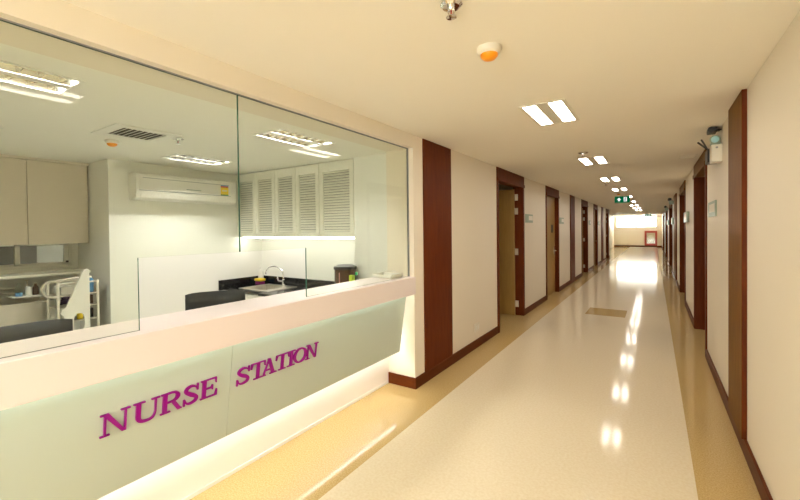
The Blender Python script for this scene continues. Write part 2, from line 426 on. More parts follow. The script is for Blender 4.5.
# hidden lamps of the counter
t = MB().tube([(-1.906, YC0+0.05, 0.945), (-1.906, YC1-0.05, 0.945)], 0.009, 8).build('light_tube', M['lamp_cove_green'])
tag(t, 'light tube behind the white fascia above the green glass', 'light tube')
t = MB().tube([(-2.09, YC0+0.05, 0.40), (-2.09, YC1-0.04, 0.40)], 0.012, 8).build('light_tube', M['lamp_cove'])
tag(t, 'glowing light tube behind the lower edge of the green glass', 'light tube')

# ------------------------------------------------------------------ lettering
def L_poly(pts): return ('p', pts)
def rect(x0, x1, y0, y1): return ('p', [(x0,y0),(x1,y0),(x1,y1),(x0,y1)])
def rib(pts, closed=False): return ('r', pts, closed)
TH, TN, SF = 0.20, 0.08, 0.055
def glyph(c, w):
    if c == 'N':
        return [rect(.14,.22,0,1), rect(0,.36,0,SF), rect(0,.2,1-SF,1), L_poly([(.06,1),(.31,1),(w-.17,-.02),(w-.34,-.02)]),
                rect(w-.25,w-.17,0,1), rect(w-.39,w-.03,1-SF,1)]
    if c == 'U':
        return [rect(.11,.11+TH,.34,1), rect(0,.48,1-SF,1), rect(w-.24,w-.16,.34,1), rect(w-.38,w-.02,1-SF,1),
                rib([(.21,.36,.20),(.245,.18,.19),(.43,.055,.12),(w-.42,.04,.09),(w-.26,.14,.085),(w-.20,.36,.08)])]
    if c == 'R':
        return [rect(.09,.09+TH,0,1), rect(0,.45,0,SF), rect(0,.4,1-SF,1),
                rib([(.25,.965,.07),(.55,.96,.08),(.72,.88,.15),(.78,.74,.20),(.72,.60,.15),(.55,.52,.08),(.25,.51,.07)]),
                L_poly([(.44,.52),(.64,.54),(w,.05),(w,0),(w-.18,0)]), rect(w-.18,w+.04,0,SF)]
    if c == 'S':
        return [rib([(w-.10,.68,.06),(w-.20,.86,.09),(w*.5,.95,.11),(.20,.86,.15),(.16,.70,.17),(.32,.57,.20),(w*.5,.50,.21),(w-.28,.42,.20),(w-.14,.28,.17),(w-.2,.12,.13),(w*.46,.045,.10),(.18,.13,.09),(.09,.34,.06)]),
                rect(w-.14,w-.06,.66,1), rect(.04,.12,0,.34)]
    if c == 'E':
        return [rect(.09,.09+TH,0,1), rect(0,w-.05,1-SF,1), rect(0,w,0,SF), L_poly([(w-.16,1),(w-.05,1),(w-.05,.70),(w-.10,.70)]),
                L_poly([(w-.14,0),(w,0),(w,.33),(w-.05,.33)]), rect(.3,.66,.47,.54), L_poly([(.60,.38),(.66,.38),(.66,.64),(.60,.64),(.56,.54),(.56,.47)])]
    if c == 'T':
        m = w/2
        return [rect(m-TH/2,m+TH/2,0,1), rect(m-.27,m+.27,0,SF), rect(.02,w-.02,1-SF,1), L_poly([(0,.68),(.06,.68),(.14,1),(.02,1)]), L_poly([(w-.06,.68),(w,.68),(w-.02,1),(w-.14,1)])]
    if c == 'A':
        m = w*.47
        return [L_poly([(.13,0),(.21,0),(m+.02,1),(m-.06,1)]), L_poly([(w-.36,0),(w-.13,0),(m+.08,1),(m-.12,1)]),
                rect(0,.34,0,SF), rect(w-.50,w,0,SF), rect(.27,w-.32,.28,.345)]
    if c == 'I':
        m = w/2
        return [rect(m-TH/2,m+TH/2,0,1), rect(0.02,w-.02,0,SF), rect(0.02,w-.02,1-SF,1)]
    if c == 'O':
        pts = []
        for k in range(24):
            a = 2*PI*k/24; pts.append((w/2 + (w/2-.12)*math.cos(a), .5 + .46*math.sin(a), 0.085 + .125*abs(math.cos(a))**1.5))
        return [rib(pts, True)]
sg = thing('lettering_sign', 'raised magenta serif letters NURSE STATION on the pale green glass', 'sign', (px(0.63), 1.30, 0.63))
TT = Vector((K, 0, 1)).normalized()
def letter(c, y0, y1):
    Hh = 0.101; w = (y1-y0)/Hh; b0 = Vector((px(0.628), y0, 0.628))
    mb = MB(); n0, n1 = 0.0005, 0.010
    def P(s, tt, n): return b0 + Vector((0, s*Hh, 0)) + TT*(tt*Hh) + NN*n
    def slab(pl, e=0.0):
        k = len(pl); vs = [P(*p, n0) for p in pl] + [P(*p, n1 + e) for p in pl]
        mb.add(vs, [list(range(k))[::-1], list(range(k, 2*k))] + [(i, (i+1) % k, k+(i+1) % k, k+i) for i in range(k)])
    for q, g in enumerate(glyph(c, w)):
        if g[0] == 'p': slab(g[1], q*0.0001)
        else:
            pts = catmull(g[1], 5, g[2]); N = len(pts); lr = []
            for i, (x, y, wd) in enumerate(pts):
                a = pts[(i-1) % N] if g[2] else pts[max(i-1, 0)]; d = pts[(i+1) % N] if g[2] else pts[min(i+1, N-1)]
                tx, ty = d[0]-a[0], d[1]-a[1]; l = math.hypot(tx, ty) or 1
                nx, ny = -ty/l, tx/l; lr.append(((x+nx*wd/2, y+ny*wd/2), (x-nx*wd/2, y-ny*wd/2)))
            rng = range(N if g[2] else N-1)
            vs = []
            for (l_, r_) in lr: vs += [P(*l_, n0), P(*r_, n0), P(*l_, n1+q*0.0001), P(*r_, n1+q*0.0001)]
            fs = []
            for i in rng:
                a, d = 4*i, 4*((i+1) % N)
                fs += [(a, d, d+1, a+1), (a+2, a+3, d+3, d+2), (a, a+2, d+2, d), (a+1, d+1, d+3, a+3)]
            if not g[2]: fs += [(0, 1, 3, 2), (4*N-4, 4*N-2, 4*N-1, 4*N-3)]
            mb.add(vs, fs)
    mb.build('letter', M['magenta'], sg, smooth=False)
for c, y0, y1 in [('N',.66,.776),('U',.785,.899),('R',.902,.998),('S',1.005,1.089),('E',1.096,1.187),('S',1.301,1.391),('T',1.394,1.495),('A',1.468,1.582),('T',1.572,1.677),('I',1.664,1.729),('O',1.712,1.832),('N',1.822,1.935)]:
    letter(c, y0, y1)

# ------------------------------------------------------------------ partition glass
gp = thing('glass_partition', 'tall glass screen with a service opening standing on the counter', 'glass screen', (GX, 0.75, 1.06))
GZ0, GZ1, HZ, HY0, HY1, SM = 1.061, 2.262, 1.388, 0.807, 1.81, 1.318
MB().prism([(-1.6,GZ0),(HY0,GZ0),(HY0,HZ),(SM,HZ),(SM,GZ1),(-1.6,GZ1)], 'x', GX-0.005, GX+0.005, 0, 1).build('pane', [M['clear_glass'], M['glass_edge']], gp, smooth=False)
MB().prism([(SM+0.003,HZ),(HY1,HZ),(HY1,GZ0),(3.092,GZ0),(3.092,GZ1),(SM+0.003,GZ1)], 'x', GX-0.005, GX+0.005, 0, 1).build('pane', [M['clear_glass'], M['glass_edge']], gp, smooth=False)
ch = MB(); ch.box(GX-0.008, GX+0.008, -1.6, YP-0.003, GZ1, 2.268); ch.box(GX-0.007, GX+0.007, 3.092, YP-0.002, GZ0, GZ1)
ch.build('glazing_channel', M['grey_plastic'], gp)

# ------------------------------------------------------------------ corridor ceiling fittings
def corridor_light(y, label, first=[None]):
    if first[0] is not None: return copy_tree(first[0], (-0.67, y, CEIL), label)
    r = thing('ceiling_light', label, 'ceiling light', (-0.67, y, CEIL), 'recessed ceiling lights along the corridor')
    x, z = -0.67, CEIL
    f = MB()
    f.box(x-0.160, x-0.136, y-0.31, y+0.31, z-0.006, z-0.0005); f.box(x+0.136, x+0.160, y-0.31, y+0.31, z-0.006, z-0.0005)
    f.box(x-0.136, x+0.136, y-0.31, y-0.288, z-0.006, z-0.0005); f.box(x-0.136, x+0.136, y+0.288, y+0.31, z-0.006, z-0.0005)
    f.box(x-0.136, x+0.136, y-0.288, y+0.288, z-0.002, z-0.0004, 1)
    f.build('frame', [M['cream_plastic'], M['grey_plastic']], r)
    MB().box(x-0.042, x+0.042, y-0.285, y+0.285, z-0.005, z-0.0005).build('divider', M['cream_plastic'], r)
    for s in (-1, 1):
        MB().box(x+s*0.045, x+s*0.132, y-0.285, y+0.285, z-0.0035, z-0.0006).build('diffuser', M['lamp_warm'], r)
    first[0] = r
    return r
ORD = ['nearest twin-panel ceiling light, beyond the orange smoke detector', 'second twin-panel ceiling light, just past a sprinkler', 'third twin-panel ceiling light along the corridor',
       'fourth twin-panel ceiling light, just before the exit sign', 'twin-panel ceiling light hidden behind the green exit sign', 'sixth twin-panel ceiling light, just past the exit sign',
       'seventh twin-panel ceiling light along the corridor', 'eighth twin-panel ceiling light along the corridor', 'farthest twin-panel ceiling light before the end window',
       ]
for y, l in zip((3.17, 5.72, 8.1, 10.4, 13.0, 15.6, 18.3, 20.9, 23.7), ORD): corridor_light(y, l)
corridor_light(0.70, 'twin-panel ceiling light in front of the nurse station counter, above the camera')
corridor_light(-1.8, 'twin-panel ceiling light behind the camera')

def sprinkler(x, y, label, grp, s=1.0):
    r = thing('sprinkler', label, 'sprinkler', (x, y, CEIL), grp)
    MB().lathe([(0.012,-0.001),(0.042*s,-0.001),(0.044*s,-0.006),(0.034*s,-0.014),(0.022*s,-0.012)], (x,y,CEIL), n=20).build('escutcheon', M['chrome'], r)
    b = MB().lathe([(0.014*s,-0.012),(0.013*s,-0.022),(0.008*s,-0.028)], (x,y,CEIL), n=12)
    for d in (-1, 1): b.tube([(x+d*0.012*s,y,CEIL-0.02),(x+d*0.013*s,y,CEIL-0.036),(x+d*0.003,y,CEIL-0.05)], 0.003*s, 6)
    b.build('body', M['chrome'], r)
    MB().tube([(x,y,CEIL-0.026),(x,y,CEIL-0.046)], 0.0035*s, 8).build('bulb', M['red_plastic'], r)
    MB().lathe([(0.004,-0.048),(0.020*s,-0.050),(0.021*s,-0.053),(0.004,-0.056)], (x,y,CEIL), n=16).build('deflector', M['chrome'], r)
sprinkler(-0.668, 1.405, 'chrome sprinkler head in front of the orange smoke detector', 'sprinklers', 1.0)
sprinkler(-0.70, 5.02, 'sprinkler head just before the second corridor light', 'sprinklers', 1.3)
sprinkler(-0.80, 8.75, 'sprinkler head just past the third corridor light', 'sprinklers', 1.3)
sprinkler(-3.77, 1.93, 'sprinkler head on the nurse room ceiling beside the vent', 'sprinklers', 1.2)

def detector(x, y, label):
    r = thing('smoke_detector', label, 'smoke detector', (x, y, CEIL), 'smoke detectors')
    MB().lathe([(0.03,-0.0005),(0.058,-0.0005),(0.060,-0.012),(0.056,-0.026),(0.046,-0.034),(0.03,-0.035)], (x,y,CEIL), n=28).build('housing', M['cream_plastic'], r)
    MB().lathe([(0.043,-0.034),(0.041,-0.044),(0.030,-0.056),(0.014,-0.062),(0.002,-0.063)], (x,y,CEIL), n=28).build('dome', M['orange'], r)
detector(-0.675, 1.845, 'round white smoke detector with orange dome on the corridor ceiling')
detector(-4.33, 1.60, 'white smoke detector with orange dome on the nurse room ceiling')
detector(-0.75, 11.35, 'tiny orange-domed smoke detector directly above the exit sign')

def exit_sign(x0, x1, y, z0, z1, label):
    r = thing('exit_sign', label, 'exit sign', ((x0+x1)/2, y, z0), 'green exit signs hanging in the corridor')
    w, h = x1-x0, z1-z0
    MB().box(x0, x1, y, y+0.05, z0, z1).build('box', M['sign_green'], r, bevel=0.004)
    MB().box(x0+0.006, x1-0.006, y-0.003, y, z0+0.006, z1-0.006).build('face', M['sign_glow'], r)
    cx, cz = x0+w*0.29, z0+h*0.48
    a = [(cx-w*.14,cz),(cx,cz+h*.30),(cx+w*.14,cz),(cx+w*.06,cz),(cx+w*.06,cz-h*.22),(cx-w*.06,cz-h*.22),(cx-w*.06,cz)]
    MB().prism(a, 'y', y-0.006, y-0.003).build('arrow', M['sign_white'], r)
    dx, d0, d1 = x0+w*0.70, z0+h*0.18, z0+h*0.84
    d = MB(); d.box(dx-w*.10, dx+w*.10, y-0.005, y-0.003, d0, d1)
    d.build('door_symbol', M['sign_white'], r)
    m = MB().lathe([(0.001,-0.007),(h*.09,-0.007),(h*.09,-0.005),(0.001,-0.005)], (dx, y, d1-h*.14), axis='y', n=12)
    m.prism([(dx-h*.10,d0+h*.42),(dx+h*.05,d0+h*.47),(dx+h*.03,d0+h*.2),(dx+h*.10,d0+h*.03),(dx+h*.03,d0),(dx-h*.05,d0+h*.2),(dx-h*.16,d0+h*.03),(dx-h*.2,d0+h*.08),(dx-h*.09,d0+h*.22)], 'y', y-0.007, y-0.005)
    m.build('running_figure', M['sign_green'], r)
    for x in (x0+w*.2, x1-w*.2): MB().tube([(x, y+0.025, z1), (x, y+0.025, CEIL)], 0.004, 6).build('hanger', M['steel'], r)
exit_sign(-0.855, -0.512, 11.5, 2.137, 2.305, 'green exit sign with white arrow hanging from the ceiling')
exit_sign(-0.43, -0.12, 26.0, 2.10, 2.245, 'far small green exit sign near the end window')
v = thing('ceiling_vent', 'small pale vent on the corridor ceiling beside the doorway', 'vent', (0.36, 6.1, CEIL))
MB().box(0.27, 0.45, 5.95, 6.25, CEIL-0.006, CEIL-0.0005).build('frame', M['cream_plastic'], v, bevel=0.002)
for k in range(6): MB().box(0.29, 0.43, 5.985+k*0.045, 6.0+k*0.045, CEIL-0.009, CEIL-0.006).build('slat', M['cream_plastic'], v)

# ------------------------------------------------------------------ things on the corridor walls
def wall_sign(side, y0, y1, z0, z1, label, out=0.012):
    s = 1 if side == 'L' else -1; x = XL if side == 'L' else XR
    r = thing('room_sign', label, 'sign', (x, (y0+y1)/2, z0), 'room signs beside the doors')
    MB().box(x, x+s*out, y0, y1, z0, z1).build('plate', M['plate_green'], r, bevel=0.002)
    a, b = (0.42, 0.95) if side == 'L' else (0.1, 0.8)
    MB().box(x+s*out, x+s*(out+0.002), y0+(y1-y0)*a, y0+(y1-y0)*b, z0+(z1-z0)*.28, z0+(z1-z0)*.82).build('insert', M['cream_plastic'] if side == 'L' else M['hinge'], r)
wall_sign('L', 6.86, 7.34, 1.605, 1.755, 'green and white room sign beside the open tan door')
wall_sign('L', 9.80, 10.28, 1.605, 1.755, 'room sign between the closed tan door and a wood panel')
wall_sign('L', 14.75, 15.2, 1.605, 1.755, 'pale room sign past the third doorway on the counter side')
wall_sign('L', 17.4, 17.8, 1.605, 1.755, 'room sign just before the farthest counter-side wood panel')
wall_sign('R', 4.78, 5.36, 1.60, 1.755, 'grey green room sign below the emergency light')
wall_sign('R', 8.25, 8.95, 1.58, 1.76, 'bright room sign before the second doorway opposite the counter', 0.04)
wall_sign('R', 14.2, 14.9, 1.58, 1.78, 'bright room sign beyond the far wood panel opposite the counter', 0.05)
wall_sign('R', 19.0, 19.9, 1.58, 1.78, 'small room sign before the fourth doorway opposite the counter', 0.05)
t = thing('wall_socket', 'white wall socket low on the wall past the wood panel', 'socket', (XL, 4.62, 0.20))
MB().box(XL, XL+0.010, 4.54, 4.70, 0.20, 0.31).build('plate', M['cream_plastic'], t, bevel=0.003)
for y in (4.585, 4.655): MB().box(XL+0.010, XL+0.0125, y-0.02, y+0.02, 0.225, 0.285).build('outlet_face', M['white_plastic'], t)

el = thing('emergency_light', 'white emergency light box with a pale blue spotlight by the doorway', 'emergency light', (XR, 4.45, 2.07))
MB().box(0.427, XR, 4.40, 4.53, 2.072, 2.225).build('battery_box', M['cream_plastic'], el, bevel=0.005)
MB().lathe([(0.001,-0.003),(0.009,-0.003),(0.009,0),(0.001,0)], (0.465, 4.40, 2.197), axis='y', n=12).build('indicator', M['grey_plastic'], el)
h = MB().lathe([(0.012,0.055),(0.030,0.04),(0.036,0.0),(0.039,-0.012),(0.034,-0.012)], (0.456, 4.445, 2.274), axis='y', n=20)
h.prism([(0.422,2.225),(0.500,2.225),(0.495,2.295),(0.45,2.318),(0.432,2.285)], 'y', 4.462, 4.475)
h.build('lamp_shroud', M['plate_green'], el)
MB().lathe([(0.001,-0.020),(0.018,-0.017),(0.033,-0.010),(0.033,-0.006),(0.001,-0.006)], (0.456, 4.445, 2.274), axis='y', n=20).build('lamp_lens', M['lens_blue'], el)
cm = thing('security_camera', 'black security camera mounted just above the emergency light', 'camera', (0.46, 4.48, 2.34))
b = MB().box(0.408, 0.472, 4.42, 4.56, 2.342, 2.384); b.box(0.472, 0.495, 4.44, 4.50, 2.352, 2.370)
b.build('body', M['black_plastic'], cm, bevel=0.005)
MB().lathe([(0.026,-0.004),(0.026,0.05),(0.02,0.05)], (0.428, 4.42, 2.36), axis='y', n=16).build('lens_barrel', M['black_plastic'], cm)
MB().tube([(0.48,4.47,2.362),(0.495,4.47,2.364),(XR,4.47,2.364)], 0.007, 8).build('bracket', M['black_plastic'], cm)
rt = thing('wifi_router', 'small black wall router with two raised antennas above the doorway', 'router', (XR, 4.7, 2.10))
MB().box(0.418, XR, 4.60, 4.80, 2.10, 2.225).build('body', M['black_plastic'], rt, bevel=0.005)
for a, c in (((0.420,4.62,2.222),(0.345,4.60,2.292)), ((0.432,4.70,2.222),(0.378,4.68,2.33))):
    MB().tube([a, c], 0.008, 8).build('antenna', M['black_plastic'], rt)
def far_lamp(y, label):
    r = thing('emergency_light', label, 'emergency light', (XR, y, 2.25), 'small emergency lights above the far doors')
    MB().box(XR-0.12, XR, y, y+0.3, 2.20, 2.30).build('battery_box', M['plate_green'], r, bevel=0.006)
    for k in (0, 1): MB().lathe([(0.02,0.06),(0.05,0.0),(0.05,-0.02),(0.001,-0.02)], (XR-0.10, y+0.08+0.14*k, 2.345), axis='y', n=14).build('lamp_head', M['black_plastic'], r)
far_lamp(14.4, 'small emergency light before the third doorway opposite the counter')
far_lamp(19.6, 'tiny emergency light before the fourth doorway opposite the counter')

fc = thing('fire_hose_cabinet', 'red fire hose cabinet with glass door on the far end wall', 'fire cabinet', (-0.2, YEND, 0.12))
x0, x1, z0, z1 = -0.60, 0.20, 0.11, 1.22; y = YEND-0.16
f = MB(); f.box(x0, x1, YEND-0.02, YEND, z0, z1); f.box(x0, x0+0.03, y+0.03, YEND-0.02, z0, z1); f.box(x1-0.03, x1, y+0.03, YEND-0.02, z0, z1)
f.box(x0, x1, y+0.03, YEND-0.02, z0, z0+0.03); f.box(x0, x1, y+0.03, YEND-0.02, z1-0.03, z1)
f.build('body', M['red_paint'], fc)
d = MB(); d.box(x0, x0+0.13, y, y+0.03, z0, z1); d.box(x1-0.13, x1, y, y+0.03, z0, z1); d.box(x0+0.13, x1-0.13, y, y+0.03, z0, z0+0.15); d.box(x0+0.13, x1-0.13, y, y+0.03, z1-0.15, z1)
dd = d.build('door', M['red_paint'], fc)
MB().box(x0+0.13, x1-0.13, y+0.012, y+0.018, z0+0.15, z1-0.15).build('pane', M['pane'], dd)
MB().box(x0+0.04, x1-0.04, YEND-0.03, YEND-0.02, z0+0.04, z1-0.04).build('liner', M['cabinet_inside'], fc)
MB().lathe([(0.02,-0.06),(0.24,-0.06),(0.24,-0.05),(0.12,-0.045),(0.12,-0.005),(0.24,0.0),(0.24,0.01),(0.02,0.01)], (-0.2, YEND-0.05, 0.66), axis='y', n=28).build('hose_reel', M['white_plastic'], fc)

# ------------------------------------------------------------------ nurse room: ceiling
def troffer(x, y, lx, ly, label, first=[None]):
    if first[0] is not None: return copy_tree(first[0], (x, y, CEIL), label)
    r = thing('louvre_ceiling_light', label, 'ceiling light', (x, y, CEIL), 'twin-tube louvre lights in the nurse room')
    z = CEIL; hx, hy = lx/2, ly/2
    f = MB(); f.box(x-hx-0.02, x+hx+0.02, y-hy-0.02, y-hy, z-0.006, z-0.0005); f.box(x-hx-0.02, x+hx+0.02, y+hy, y+hy+0.02, z-0.006, z-0.0005)
    f.box(x-hx-0.02, x-hx, y-hy, y+hy, z-0.006, z-0.0005); f.box(x+hx, x+hx+0.02, y-hy, y+hy, z-0.006, z-0.0005)
    f.build('frame', M['white_plastic'], r)
    MB().box(x-0.035, x+0.035, y-hy+.002, y+hy-.002, z-0.004, z+0.05).build('divider', M['white_plastic'], r)
    MB().box(x-hx+.002, x+hx-.002, y-hy+.002, y+hy-.002, z+0.088, z+0.096).build('housing', M['cream_plastic'], r)
    for s in (-1, 1):
        cx = x + s*(0.035 + hx)/2; hw = (hx-0.035)/2 - 0.002
        b = MB()
        for e in (-1, 1): b.prism([(cx+e*hw, z), (cx+e*hw*.93, z+0.02), (cx+e*hw*.75, z+0.045), (cx+e*hw*.45, z+0.075), (cx+e*hw*.45, z+0.085), (cx+e*hw, z+0.085)], 'y', y-hy+.003, y+hy-.003)
        b.build('reflector', M['reflector'], r)
        MB().tube([(cx, y-hy+.01, z+0.062), (cx, y+hy-.01, z+0.062)], 0.0125, 10).build('tube', M['lamp_cool'], r)
        n = 7
        for k in range(n):
            yy = y-hy+ly*(k+.5)/n
            bl = MB(); wb = hw*.97
            bl.add([(cx-wb,yy-.003,z),(cx+wb,yy-.003,z),(cx+wb,yy+.003,z),(cx-wb,yy+.003,z),(cx-wb*.8,yy-.012,z+.036),(cx+wb*.8,yy-.012,z+.036),(cx+wb*.8,yy+.012,z+.036),(cx-wb*.8,yy+.012,z+.036)],
                   [(0,3,2,1),(4,5,6,7),(0,1,5,4),(1,2,6,5),(2,3,7,6),(3,0,4,7)])
            bl.build('louvre_blade', M['reflector'], r)
    first[0] = r
for (x, y), l in zip(TROF, ('large louvre ceiling light nearest the glass in the nurse room', 'louvre ceiling light in front of the slatted cabinets', 'louvre ceiling light in front of the air conditioner',
                        'louvre ceiling light in front of the beige cabinets', 'unseen louvre ceiling light added to the room behind the sliding window')): troffer(x, y, 2*THX, 2*THY, l)  # the last one is unseen, added to light the room beyond
v = thing('air_vent', 'square louvred air vent on the nurse room ceiling', 'vent', (-3.88, 1.63, CEIL))
x, y, z = -3.88, 1.63, CEIL
f = MB()
for a, b, c, d in ((x-.26,x+.26,y-.26,y-.17),(x-.26,x+.26,y+.17,y+.26),(x-.26,x-.17,y-.17,y+.17),(x+.17,x+.26,y-.17,y+.17)): f.box(a,b,c,d,z-0.008,z-0.0005)
f.build('frame', M['white_plastic'], v, bevel=0.002)
MB().box(x-.17, x+.17, y-.17, y+.17, z-0.0015, z-0.0006).build('duct', M['gap'], v)
s = MB()
for k in range(8):
    yy = y-0.155+k*0.042; s.prism([(yy, z-0.012), (yy+0.006, z-0.013), (yy+0.020, z-0.0025), (yy+0.014, z-0.0015)], 'x', x-0.17, x+0.17)
s.build('slat', M['white_plastic'], v)

# ------------------------------------------------------------------ nurse room: back wall and louvred cabinets
ac = thing('air_conditioner', 'white split air conditioner high on the nurse room wall', 'air conditioner', (AX, 2.8, 1.91))
prof = [(AX, 1.93), (AX, 2.245), (AX+0.17, 2.245), (AX+0.20, 2.225), (AX+0.205, 2.00), (AX+0.185, 1.935), (AX+0.12, 1.91), (AX+0.02, 1.912)]
MB().prism(prof, 'y', 2.18, 3.52).build('body', M['white_plastic'], ac, bevel=0.008)
MB().box(AX+0.203, AX+0.212, 2.21, 3.43, 2.03, 2.205).build('front_cover', M['white_plastic'], ac, bevel=0.006)
MB().prism([(AX+0.198,1.975),(AX+0.214,1.985),(AX+0.196,1.94),(AX+0.186,1.942)], 'y', 2.23, 3.40).build('air_flap', M['white_plastic'], ac)
g = MB(); g.box(AX+0.2035, AX+0.2075, 2.21, 3.43, 2.022, 2.03); g.box(AX+0.2115, AX+0.2128, 2.25, 3.40, 2.178, 2.184)
g.build('groove', M['grey_plastic'], ac)
MB().box(AX+0.212, AX+0.2128, 2.78, 2.98, 2.068, 2.078).build('maker_mark', M['plate_green'], ac)
e = MB(); e.box(AX+0.212, AX+0.2145, 3.27, 3.39, 2.045, 2.145, 0); e.box(AX+0.212, AX+0.2145, 3.27, 3.39, 2.145, 2.165, 1)
e.box(AX+0.212, AX+0.2145, 3.27, 3.39, 2.03, 2.045, 2); e.box(AX+0.212, AX+0.2145, 3.27, 3.39, 2.165, 2.18, 3); e.box(AX+0.2145, AX+0.2150, 3.29, 3.37, 2.09, 2.11, 4)
e.build('energy_label', [M['yellow'], M['red_plastic'], M['green_plastic'], M['blue_plastic'], M['white_plastic']], ac)

def louvre_cabinet(x0, x1, label):
    r = thing('louvre_cabinet', label, 'cabinet', ((x0+x1)/2, 3.9, 1.42), 'white slatted wall cabinets')
    MB().box(x0+0.002, x1-0.002, 3.685, NY, 1.42, CEIL-0.004).build('body', M['white_paint'], r)
    a, b, z0, z1 = x0+0.004, x1-0.004, 1.424, CEIL-0.012; st = 0.064
    d = MB(); d.box(a, a+st, 3.66, 3.684, z0, z1); d.box(b-st, b, 3.66, 3.684, z0, z1)
    d.box(a+st, b-st, 3.66, 3.684, z0, z0+0.06); d.box(a+st, b-st, 3.66, 3.684, z1-0.115, z1)
    dr = d.build('door', M['white_paint'], r, bevel=0.002)
    s = MB(); n = 23; L = z1-0.115-z0-0.06
    for k in range(n):
        zz = z0+0.06+L*(k+0.15)/n
        s.prism([(3.664, zz), (3.670, zz-0.002), (3.683, zz+0.023), (3.678, zz+0.026)], 'x', a+st, b-st)
    s.build('slat', M['white_paint'], dr)
    MB().box(a+st, b-st, 3.6840, 3.6848, z0+0.06, z1-0.115).build('backing', M['wall_grey'], r)
XS = [-5.44, -4.985, -4.541, -4.107, -3.661, NX-0.004]
LBL = ['slatted white cabinet next to the air conditioner wall', 'second slatted white cabinet from the air conditioner', 'middle one of the five slatted white cabinets',
       'fourth slatted white cabinet from the air conditioner', 'wide slatted white cabinet at the end away from the air conditioner']
for a, b, l in zip(XS[:-1], XS[1:], LBL): louvre_cabinet(a, b, l)
t = MB().box(-5.40, -3.10, 3.74, 3.78, 1.395, 1.419).build('under_cabinet_light', M['lamp_under'])
tag(t, 'glowing light strip under the slatted white cabinets', 'light')

# kitchenette
WT = 0.66
t = thing('kitchen_worktop', 'black granite worktop with backsplash in the nurse room niche', 'worktop', (-4.2, 3.8, WT))
SX0, SX1, SY0, SY1 = -5.12, -4.52, 3.50, 3.98
w = MB(); z0 = WT-0.035
for a, b, c, d in ((AX+.001, -2.80, 3.42, SY0), (AX+.001, SX0, SY0, SY1), (SX1, -2.80, 3.34, 3.42), (SX1, -2.80, SY0, 3.659), (SX1, NX-.001, 3.659, SY1), (AX+.001, NX-.001, SY1, NY-.001)): w.box(a, b, c, d, z0, WT)
w.box(AX+0.001, AX+0.02, 3.34, 3.42, z0, WT)
w.build('slab', M['black_granite'], t)
s = MB(); s.box(AX+0.02, NX-0.001, NY-0.02, NY-0.001, WT+0.0005, WT+0.115); s.box(AX+0.001, AX+0.02, 3.34, NY-0.001, WT+0.0005, WT+0.115)
t = s.build('backsplash', M['black_granite'])
tag(t, 'black granite backsplash strip around the corner above the worktop', 'backsplash')
t = thing('base_cabinet', 'white base cabinet under the black worktop', 'cabinet', (-4.2, 3.8, 0))
MB().box(AX+0.01, -2.82, 3.46, 3.655, 0.0, 0.40).build('body', M['white_paint'], t)
for k in range(5): MB().box(AX+0.02+k*0.52, AX+0.53+k*0.52, 3.44, 3.46, 0.05, 0.60).build('door', M['white_paint'], t, bevel=0.002)
t = thing('kitchen_sink', 'stainless steel sink set in the black worktop', 'sink', (-4.82, 3.74, WT))
r = MB(); q = 0.03
for a, b, c, d in ((SX0-q, SX1+q, SY0-q, SY0+.02), (SX0-q, SX1+q, SY1-.07, SY1+q), (SX0-q, SX0+.02, SY0, SY1), (SX1-.1, SX1+q, SY0, SY1)): r.box(a, b, c, d, WT+0.0005, WT+0.008)
r.build('rim', M['steel'], t, bevel=0.003)
r = MB(); a, b, c, d, zb = SX0+.012, SX1-.09, SY0+.012, SY1-.06, WT-0.16
r.box(a, b, c, d, zb, zb+0.004)
for e in ((a, a+.004, c, d), (b-.004, b, c, d), (a, b, c, c+.004), (a, b, d-.004, d)): r.box(*e, zb, WT+0.001)
r.build('basin', M['steel'], t)
t = thing('kitchen_faucet', 'chrome gooseneck faucet behind the kitchen sink', 'faucet', (-4.72, 3.98, WT))
fx, fy = -4.74, 3.96
p = catmull([(fx, fy, WT+0.008), (fx, fy, WT+0.18), (fx-0.04, fy, WT+0.25), (fx-0.16, fy-0.01, WT+0.30), (fx-0.28, fy-0.03, WT+0.285), (fx-0.345, fy-0.04, WT+0.235), (fx-0.36, fy-0.045, WT+0.17)], 6)
MB().tube(p, 0.012, 10).build('spout', M['chrome'], t)
MB().lathe([(0.03,0.008),(0.03,0.02),(0.022,0.03),(0.022,0.10),(0.014,0.11)], (fx, fy, WT), n=16).build('base', M['chrome'], t)
MB().tube([(fx-0.015, fy-0.01, WT+0.075), (fx-0.08, fy-0.03, WT+0.085), (fx-0.10, fy-0.035, WT+0.14)], [0.012, 0.010, 0.013], 8).build('handle', M['chrome'], t)
t = thing('soap_bottle', 'tall white soap bottle with blue base behind the sink', 'bottle', (-5.33, 4.0, WT))
MB().lathe([(0.035,0.0),(0.042,0.01),(0.042,0.05)], (-5.33,4.0,WT), n=18).build('base_band', M['blue_plastic'], t)
MB().lathe([(0.042,0.05),(0.042,0.17),(0.030,0.21),(0.014,0.225),(0.014,0.25)], (-5.33,4.0,WT), n=18).build('body', M['white_plastic'], t)
MB().lathe([(0.016,0.25),(0.016,0.27),(0.006,0.275)], (-5.33,4.0,WT), n=14).build('cap', M['white_plastic'], t)
t = MB().box(-5.30, -5.17, 3.86, 3.96, WT, WT+0.055).build('sponge', M['purple'], bevel=0.015)
tag(t, 'purple scouring sponge beside the kitchen sink', 'sponge')
t = MB().box(-5.31, -5.15, 3.85, 3.96, WT+0.0555, WT+0.10).build('sponge', M['yellow'], bevel=0.018)
tag(t, 'yellow sponge lying on the purple sponge by the sink', 'sponge')
t = thing('water_boiler', 'dark brown electric water boiler on the black worktop', 'boiler', (-3.085, 3.50, WT))
c = (-3.085, 3.50, WT)
MB().lathe([(0.122,0),(0.127,0.02),(0.127,0.37),(0.129,0.38)], c, n=28).build('body', M['brown_pot'], t)
